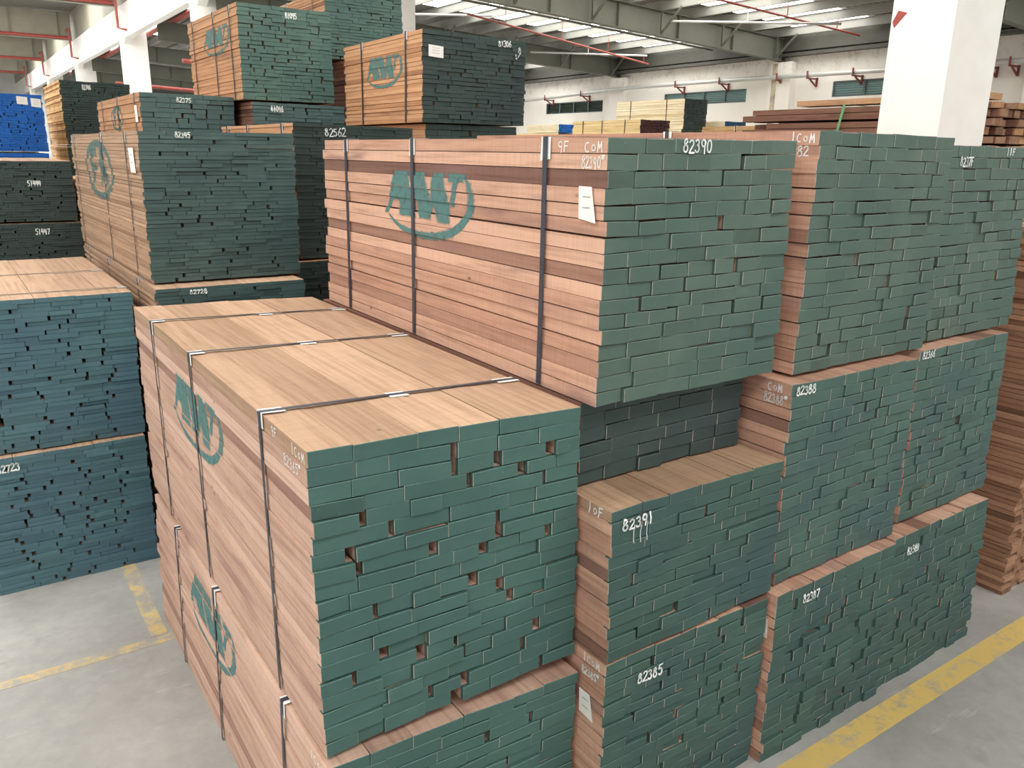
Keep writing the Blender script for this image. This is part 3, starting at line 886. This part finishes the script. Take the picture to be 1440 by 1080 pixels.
bE2 = bundle('E2', BP['E2'], 18, (.10, .18), W_PINK, P_B, 'green-ended lumber bundle at the right edge, topmost of the rightmost stack', seed=17, fancy=True, gap=.12, gapw=(.01, .022))
bE1 = bundle('E1', BP['E1'], 18, (.10, .17), W_PINK, P_C, 'green-ended lumber bundle marked 82366, middle of the rightmost stack', seed=18, fancy=True, gap=.13, gapw=(.01, .022))
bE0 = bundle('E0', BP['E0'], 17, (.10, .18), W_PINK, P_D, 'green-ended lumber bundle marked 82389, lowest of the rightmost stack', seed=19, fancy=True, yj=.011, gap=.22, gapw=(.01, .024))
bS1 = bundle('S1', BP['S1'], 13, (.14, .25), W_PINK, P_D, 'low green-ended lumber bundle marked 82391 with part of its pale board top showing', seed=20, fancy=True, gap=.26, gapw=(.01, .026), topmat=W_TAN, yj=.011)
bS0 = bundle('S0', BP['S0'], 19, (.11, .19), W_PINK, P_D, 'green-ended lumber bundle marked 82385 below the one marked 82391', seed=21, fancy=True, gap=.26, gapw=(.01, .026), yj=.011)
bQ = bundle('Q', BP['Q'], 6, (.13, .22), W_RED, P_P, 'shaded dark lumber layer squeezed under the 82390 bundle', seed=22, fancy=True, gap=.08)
bF1 = bundle('F1', BP['F1'], 33, (.14, .28), W_TAN, P_F, 'slate-ended thin-board bundle at the left edge with two straps over its pale top', seed=23, gap=.42, gapw=(.012, .026), straps=(.22, 1.22), strap_mat=M_STRAPD, jit=.008, strap_w=.018)
bF2 = bundle('F2', BP['F2'], 32, (.14, .28), W_TAN, P_F, 'slate-ended thin-board bundle marked 82723 on the floor at the left edge', seed=24, gap=.5, gapw=(.012, .026), straps=(.3, 1.4), jit=.008)
bK = bundle('K', BP['K'], 38, (.13, .26), W_TAN, P_K, 'tall thin-board bundle with three straps and a faded oval emblem on its tan side', seed=25, gap=.25, gapw=(.010, .024), straps=(.45, 1.47, 3.0), strap_w=.022, strap_mat=M_STRAPD, jit=.009, bow=.0)
bK2 = bundle('K2', BP['K2'], 36, (.13, .26), W_TAN, P_K, 'slate-ended thin-board bundle marked 82728 under the one with the faded oval emblem', seed=26, gap=.2, gapw=(.010, .024), straps=(.6, 1.9, 3.0), jit=.014)
bM = bundle('M', BP['M'], 40, (.13, .26), W_ORANGE, P_M, 'charcoal-ended lumber bundle marked 82562 left of the emblem bundle', seed=27, gap=.15, gapw=(.010, .022), straps=(.26, 1.23, 1.9), strap_w=.03)
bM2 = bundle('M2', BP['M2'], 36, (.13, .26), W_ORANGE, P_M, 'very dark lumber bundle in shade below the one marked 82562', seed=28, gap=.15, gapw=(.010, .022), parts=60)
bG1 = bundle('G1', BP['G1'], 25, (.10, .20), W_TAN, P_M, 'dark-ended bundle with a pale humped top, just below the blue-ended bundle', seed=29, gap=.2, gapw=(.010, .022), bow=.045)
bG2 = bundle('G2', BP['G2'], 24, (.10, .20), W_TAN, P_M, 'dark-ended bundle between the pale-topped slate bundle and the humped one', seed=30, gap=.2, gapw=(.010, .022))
bH = bundle('H', BP['H'], 24, (.08, .16), W_CREAM, P_BLUE, 'bright blue-ended lumber bundle with two white labels at the left edge', seed=31, gap=.3, gapw=(.010, .022), jit=.01)
bI = bundle('I', BP['I'], 34, (.10, .18), W_GOLD, P_P, 'far tall bundle with golden board sides right of the blue-ended bundle', seed=32, gap=.25, gapw=(.010, .024), straps=(.35, 1.0, 1.7), jit=.012, strap_mat=M_STRAPD, guard=False)
bI2 = bundle('I2', BP['I2'], 22, (.10, .18), W_GOLD, P_M, 'dark-ended bundle glimpsed below the far one with golden board sides', seed=33, gap=.2, jit=.02, parts=40)
bJ = bundle('J', BP['J'], 9, (.11, .20), W_ORANGE, P_K, 'low bundle of thick slate-ended boards behind the one with the faded oval emblem', seed=34, gap=.25, gapw=(.012, .03), straps=(.28, 1.38, 2.55), strap_w=.035)
bKP = bundle('KP', BP['KP'], 30, (.12, .24), W_GOLD, P_M, 'narrow bundle of ragged tan boards sticking out behind the strapped oval-emblem bundle', seed=35, gap=.2, jit=.018, parts=60)
bN = bundle('N', BP['N'], 24, (.10, .18), W_ORANGE, P_N, 'high sage-ended bundle with dark streaked boards on its strapped side', seed=36, gap=.25, gapw=(.012, .028), straps=(.28, .94, 1.9), strap_w=.032, strap_mat=M_STRAPD)
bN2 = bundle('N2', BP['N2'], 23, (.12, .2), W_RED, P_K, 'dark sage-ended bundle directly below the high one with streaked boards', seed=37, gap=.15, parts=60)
bO = bundle('O', BP['O'], 22, (.11, .2), W_ORANGE, P_N, 'sage-ended bundle cut by the top of the photo left of the thin white column', seed=38, gap=.18, gapw=(.012, .028), straps=(.4, 1.4))
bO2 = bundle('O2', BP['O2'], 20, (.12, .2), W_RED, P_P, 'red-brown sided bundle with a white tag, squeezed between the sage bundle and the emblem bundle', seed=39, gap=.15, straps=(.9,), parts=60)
bP = bundle('P', BP['P'], 21, (.11, .2), W_ORANGE, P_P, 'dark slate-ended bundle marked 81306, with a white tag and emblem on its orange side', seed=40, gap=.15, gapw=(.012, .028), straps=(.33, 1.38), strap_w=.032, strap_mat=M_STRAPD)

# writing on the ends and sides
write_front(bB, '82390', .378, .985, .541, 1.035, .007, 1)
write_side(bB, '9F', .31, .985, .235, 1.025, .005); write_side(bB, 'coM', .140, .985, .022, 1.028, .005); write_side(bB, '82390#', .154, .925, .012, .970, .005)
paper(bB, .150, .721, .045, .857, True, .012, 'white paper tag stapled to the side')
write_side(bA, '9F', .356, 1.135, .295, 1.170, .004); write_side(bA, '1coM', .152, 1.130, .015, 1.172, .004); write_side(bA, '82365#', .222, 1.070, .045, 1.112, .004)
write_side(bC, '1coM', .16, 1.07, .02, 1.115, .006); write_side(bC, '82', .117, 1.01, .05, 1.055, .006)
write_front(bE2, '8237F', .26, .968, .40, 1.018, .007, 3); write_front(bE2, '11F', .76, 1.03, .86, 1.07, .006, 4)
write_front(bD, '82388', .02, .982, .165, 1.022, .007, 5); write_side(bD, 'coM', .143, .985, .05, 1.028, .006); write_side(bD, '82388#', .16, .925, .02, .970, .006)
write_front(bE1, '82366', -.0 + .02, .98, .15, 1.018, .007, 6)
write_front(bE0, '82389', .14, .845, .27, .89, .007, 7)
write_front(bC0, '82387', .2, .872, .335, .915, .007, 8)
write_front(bS1, '82391', .05, .590, .225, .635, .008, 9); write_side(bS1, '1oF', .150, .635, .045, .680, .006)
m_ = write_front(bS1, '|||', .10, .52, .21, .60, .003, 10, 'thin white paint drips')
m_.name = 'paint_drip'
write_front(bS0, '82385', .185, .815, .335, .865, .008, 11); write_side(bS0, '1coM', .15, .925, .03, .965, .006); write_side(bS0, '82385#', .15, .86, .03, .90, .006)
paper(bS0, .155, .65, .06, .78, True, .01, 'worn cream paper tag on the side')
write_side(bA0, '1coM', .16, .855, .02, .895, .004)
write_front(bK, '82345', .24, 1.002, .345, 1.037, .006, 12); write_front(bK2, '82728', .224, .900, .345, .93, .006, 13)
write_front(bJ, '82375', .385, .385, .55, .435, .008, 14); write_front(bN, '81095', .55, .905, .69, .965, .009, 15); write_front(bN2, '81096', .213, .865, .36, .925, .009, 16)
write_front(bO, '81098', .35, .78, .5, .83, .009, 20)
write_front(bP, '81306', .83, .745, .98, .80, .009, 17); write_front(bP, 'v', 1.03, .64, 1.09, .70, .007, 18, 'white tick mark'); write_front(bP, '8', 1.06, .70, 1.10, .75, .006, 18, 'small white scrawl')
write_front(bM, '82562', .272, 1.02, .467, 1.085, .008, 19)
write_front(bF2, '82723', .10, .90, .235, .95, .008, 21)
write_front(bI, '82706', .32, 1.12, .45, 1.19, .012, 22)
write_front(bG1, '51444', .66, .37, .79, .43, .007, 23); write_front(bG2, '51447', .65, .48, .79, .54, .007, 24)
paper(bK, .30, .76, .13, .93, True, .0, 'white paper tag on the side near the front edge')
paper(bJ, .28, .16, .13, .34, True, .0, 'white paper tag on the side near the front edge')
paper(bP, .062, .588, .219, .691, False, .008, 'square white paper tag on the dark end')
paper(bH, .62, .67, .76, .78, False, .01, 'white label, left one'); paper(bH, .80, .64, .93, .76, False, .01, 'white label, right one')
paper(bO2, .75, .55, .62, .86, True, .0, 'white paper tag on the side')
paper(bC0, .085, .72, .035, .83, True, .0, 'bright white oval sticker on the side')
# emblems
spray_logo(bA, 2.03, 1.09, .69, 1.02); spray_logo(bB, 1.93, .97, .55, .89); spray_logo(bA0, 2.05, 1.16, .48, .80)
spray_logo(bK, 2.45, 1.03, .50, .96, 'FA'); spray_logo(bP, 1.27, .42, .36, .66); spray_logo(bN, 1.45, .35, .55, .86); spray_logo(bJ, 1.95, 1.1, .08, .36, 'FA')
# card pads under the straps on the nearest bundle's top
for v, us in ((.47, (.55, 1.07)), (1.54, (.57, 1.08)), (2.41, (.63, 1.09))):
    for u in us:
        mb = MB(); c = [bA.P(u - .035, v - .03, bA.h + .0008), bA.P(u + .045, v - .034, bA.h + .0008), bA.P(u + .045, v + .03, bA.h + .0008), bA.P(u - .035, v + .034, bA.h + .0008)]
        mb.hexa(c + [(q[0], q[1], q[2] + .0022) for q in c])
        mb.build('card_pad', M_GUARD, bA.root)
#FAR
# ------------------------------------------------------------------ hidden lower bundles that carry the visible ones
def under(par, label, pm=P_M, wm=W_TAN, rows=20, seed=50):
    return bundle('u', par, rows, (.14, .24), wm, pm, label, seed=seed, hidden=True, gap=.1)
under((1.12, 6.05, 0, 1.06, 1.13, 3.4, 0, 0, 0, 0), 'lumber bundle on the floor under the slate-ended bundle marked 82728', seed=51)
under((2.40, 6.75, 0, 1.12, 1.06, 2.3, 0, 0, 0, 0), 'lowest lumber bundle of the dark stack marked 82562', seed=52)
under((.10, 10.3, 0, 1.1, .80, 2.6, 0, 0, 0, 0), 'lowest dark-ended bundle behind the left edge stack', seed=53)
under((.10, 10.3, .81, 1.1, .81, 2.6, 0, 0, 0, 0), 'second dark-ended bundle up, behind the left edge stack', seed=54)
for k in range(3): under((.45, 14.5, k * .98, .95, .965, 2.6, 0, 0, 0, 0), ['lowest', 'second', 'third'][k] + ' blue-ended bundle up in the blue stack', P_BLUE, W_CREAM, seed=55 + k)
for k in range(2): under((1.70, 15.3, k * .95, 1.05, .94, 2.4, 0, 0, 0, 0), ['lowest', 'second'][k] + ' bundle up in the far stack with golden board sides', seed=60 + k)
for k in range(3): under((1.94, 10.2, k * 1.05, 1.02, 1.035, 2.9, 0, 0, 0, 0), ['lowest', 'second', 'third'][k] + ' bundle up beneath the low thick-board bundle', seed=65 + k)
for k in range(2): under((1.25, 9.52, k * .85, .62, .84, 2.4, 0, 0, 0, 0), ['lowest', 'second'][k] + ' bundle up beneath the ragged tan boards', seed=70 + k)
for k in range(3): under((3.06, 9.8, k * .865, 1.12, .855, 2.6, 0, 0, 0, 0), ['lowest', 'second', 'third'][k] + ' bundle up beneath the high sage stack', P_K, seed=75 + k)
for k in range(3): under((4.6, 9.65, k * 1.065, 1.05, 1.055, 3.4, 0, 0, 0, 0), ['lowest', 'second', 'third'][k] + ' bundle up in the stack left of the thin white column', P_K, seed=80 + k)
for k in range(3): under((3.9, 7.2, k * 1.103, 1.05, 1.093, 1.9, 0, 0, 0, 0), ['lowest', 'second', 'third'][k] + ' bundle up beneath the dark tagged bundle', P_P, W_ORANGE, seed=85 + k)

# ------------------------------------------------------------------ rough brown stack at the right edge
bR = bundle('R', (5.94, 2.33, 0, 1.0, 2.62, 1.22, 0, 0.0, .0, 0), 72, (.09, .17), W_ROUGH, W_ROUGH, 'rough brown stack of short unpainted boards on the floor at the right edge', seed=90, gap=.25, gapw=(.005, .02),
            jit=.014, yj=.018, name='board_stack', cat='board stack', straps=(.5,), guard=False, strap_mat=M_STRAPD, rag=.02)

# ------------------------------------------------------------------ loose pile of red-brown timbers beyond the big column
def far_pile():
    rnd = random.Random(5)
    root = empty('timber_pile', (9.75, 4.9, 2.9))
    tag(root, 'loose pile of thick red-brown timbers bound with a green strap behind the big white column', 'timber pile')
    z = 0.0
    r = 0
    while z < .74:
        t = rnd.uniform(.065, .10); u = rnd.uniform(-.03, .03)
        while u < 1.75:
            w = rnd.uniform(.12, .24)
            mb = MB(); B = Bundle(); B.P = lambda a, b, c: (a, b, c)
            tt = []
            y1 = 3.1 + rnd.uniform(-.15, .45) + (.25 if u < .2 and r % 3 else 0)
            board_geo(mb, B, u, u + w, rnd.uniform(-.10, .08), y1, z + rnd.uniform(0, .006), z + t - rnd.uniform(0, .022), rnd, True, tt, rnd.random(), .003, rnd.uniform(-.02, .02))
            mb.build('timber', [W_RED, W_ORANGE if rnd.random() < .3 else W_ROUGH, W_ROUGH], root, tt)
            u += w + rnd.uniform(.008, .04)
        z += t + .004; r += 1
    mb = MB()
    mb.bar((-.045, 1.95, 0.0), (-.045, 1.80, z + .01), .035, .003, 0, (1, 0, 0)); mb.bar((-.045, 1.80, z + .01), (1.9, 1.80, z + .01), .035, .003)
    mb.build('green_strap', plain('green_plastic_strap', (.16, .42, .17), .4), root)
    return z
zt = far_pile()
mb = MB(); tt = []
B_ = Bundle(); B_.P = lambda a, b, c: (a, b, c)
board_geo(mb, B_, 0, .3, 0, 2.55, 0, .07, random.Random(3), False, tt, .5)
o = mb.build('timber_plank', [W_ORANGE, W_ORANGE], None, tt, (9.80, 4.95, 2.9 + zt + .014)); tag(o, 'single paler orange plank lying on top of the red-brown timber pile', 'plank')
for k in range(3): under((9.75, 4.85, k * .966, 1.8, .955, 3.3, 0, 0, 0, 0), ['lowest', 'second', 'third'][k] + ' bundle up beneath the red-brown timber pile', P_M, W_RED, seed=95 + k)

# ------------------------------------------------------------------ far stacks seen over the 82390 bundle
def far_bundle(par, rows, wm, pm, label, seed, straps=(), wr=(.1, .18), **kw):
    b = bundle('f', par, rows, wr, wm, pm, label, seed=seed, straps=straps, parts=kw.pop('parts', 60), strap_mat=M_STRAPD, guard=kw.pop('guard', False), **kw)
    z = par[2]
    return b
bT = far_bundle((15.0, 14.7, 3.66, .78, .70, 2.45, 0, 0, .0, 0), 12, W_CREAM, P_P, 'long cream-sided bundle with a dark green end, high in front of the far windows', 101, (.6, 1.9))
for k in range(3): under((14.95, 14.7, k * 1.22, .85, 1.21, 2.5, 0, 0, 0, 0), ['lowest', 'second', 'third'][k] + ' bundle up beneath the cream-sided one', P_P, W_CREAM, seed=110 + k)
bY = far_bundle((13.0, 14.05, 3.50, .9, .30, 2.4, 0, 0, 0, 0), 5, W_YELLOW, P_MAROON, 'low yellow bundle with a maroon end below the cream-sided one', 102, (.5, 1.3, 2.0))
for k in range(3): under((13.0, 14.0, k * 1.166, .95, 1.155, 2.5, 0, 0, 0, 0), ['lowest', 'second', 'third'][k] + ' bundle up beneath the low yellow bundle', P_P, W_YELLOW, seed=115 + k)
bBl = far_bundle((14.2, 18.6, 3.60, .62, .22, 1.5, 0, 0, 0, 0), 5, W_CREAM, P_BLUE, 'small far bundle with vivid blue ends just right of the dark tagged bundle', 103)
for k in range(3): under((14.2, 18.6, k * 1.2, .95, 1.19, 2.5, 0, 0, 0, 0), ['lowest', 'second', 'third'][k] + ' bundle up beneath the small vivid blue one', P_P, W_YELLOW, seed=120 + k)
bTl = far_bundle((15.3, 18.3, 3.62, .42, .27, 1.2, 0, 0, 0, 0), 6, W_CREAM, paint('turquoise_paint', (.10, .42, .48), (.5, .55, .52)), 'small far bundle with mottled turquoise ends left of the yellow one', 104)
for k in range(3): under((15.25, 18.3, k * 1.206, .5, 1.196, 1.5, 0, 0, 0, 0), ['lowest', 'second', 'third'][k] + ' bundle up beneath the small turquoise one', P_P, W_YELLOW, seed=125 + k)
bOr = far_bundle((12.0, 9.9, 3.38, .9, .19, 1.35, 0, 0, 0, 0), 3, W_GOLD, P_P, 'low orange bundle lying beyond the right end of the 82390 bundle', 105, (.55,), guard=True)
for k in range(3): under((12.0, 9.85, k * 1.126, 1.0, 1.115, 2.0, 0, 0, 0, 0), ['lowest', 'second', 'third'][k] + ' bundle up beneath the low orange one', P_P, W_GOLD, seed=130 + k)
bBt = far_bundle((15.9, 14.2, 3.60, .75, .26, 1.4, 0, 0, 0, 0), 6, W_CREAM, paint('deep_blue_paint', (.02, .10, .20), (.02, .08, .16)), 'low deep-blue ended bundle right of the cream-sided one', 106)
for k in range(3): under((15.88, 14.2, k * 1.2, .8, 1.19, 1.6, 0, 0, 0, 0), ['lowest', 'second', 'third'][k] + ' bundle up beneath the low deep-blue one', P_P, W_CREAM, seed=135 + k)
bCr = far_bundle((9.2, 11.5, 3.1, 2.0, .22, 3.2, 0, 0, 0, 0), 4, W_CREAM, W_CREAM, 'wide cream bundle just above the far edge of the 82390 bundle', 107, wr=(.15, .25))
for k in range(3): under((9.2, 11.5, k * 1.033, 2.0, 1.022, 3.2, 0, 0, 0, 0), ['lowest', 'second', 'third'][k] + ' bundle up beneath the wide cream one', P_P, W_CREAM, seed=140 + k)
# crumpled white sheet on the far stacks
rnd = random.Random(8); mb = MB(); nx, ny = 16, 12
gv = []
for j in range(ny + 1):
    for i in range(nx + 1):
        gv.append((i / nx * 1.15 + rnd.uniform(-.02, .02), j / ny * .8 + rnd.uniform(-.02, .02), .03 + rnd.uniform(0, .07) * (1 - abs(2 * i / nx - 1) ** 3)))
mb.v = gv
for j in range(ny):
    for i in range(nx):
        a = j * (nx + 1) + i
        mb.f.append((a, a + 1, a + nx + 2, a + nx + 1)); mb.m.append(0)
o = mb.build('plastic_sheet', plain('white_plastic_film', (.85, .86, .88), .3), None, None, (10.0, 10.3, 3.25))
sm = o.modifiers.new('thickness', 'SOLIDIFY'); sm.thickness = .004
tag(o, 'crumpled white plastic sheet on the pale boards below the cream-sided bundle', 'plastic sheet')
bSh = far_bundle((9.95, 10.2, 3.05, 1.3, .19, 1.2, 0, 0, 0, 0), 3, W_RED, W_CREAM, 'small brown bundle under the crumpled white sheet', 108)
for k in range(3): under((9.95, 10.2, k * 1.016, 1.3, 1.005, 1.2, 0, 0, 0, 0), ['lowest', 'second', 'third'][k] + ' bundle up beneath the crumpled white sheet', P_P, W_CREAM, seed=145 + k)
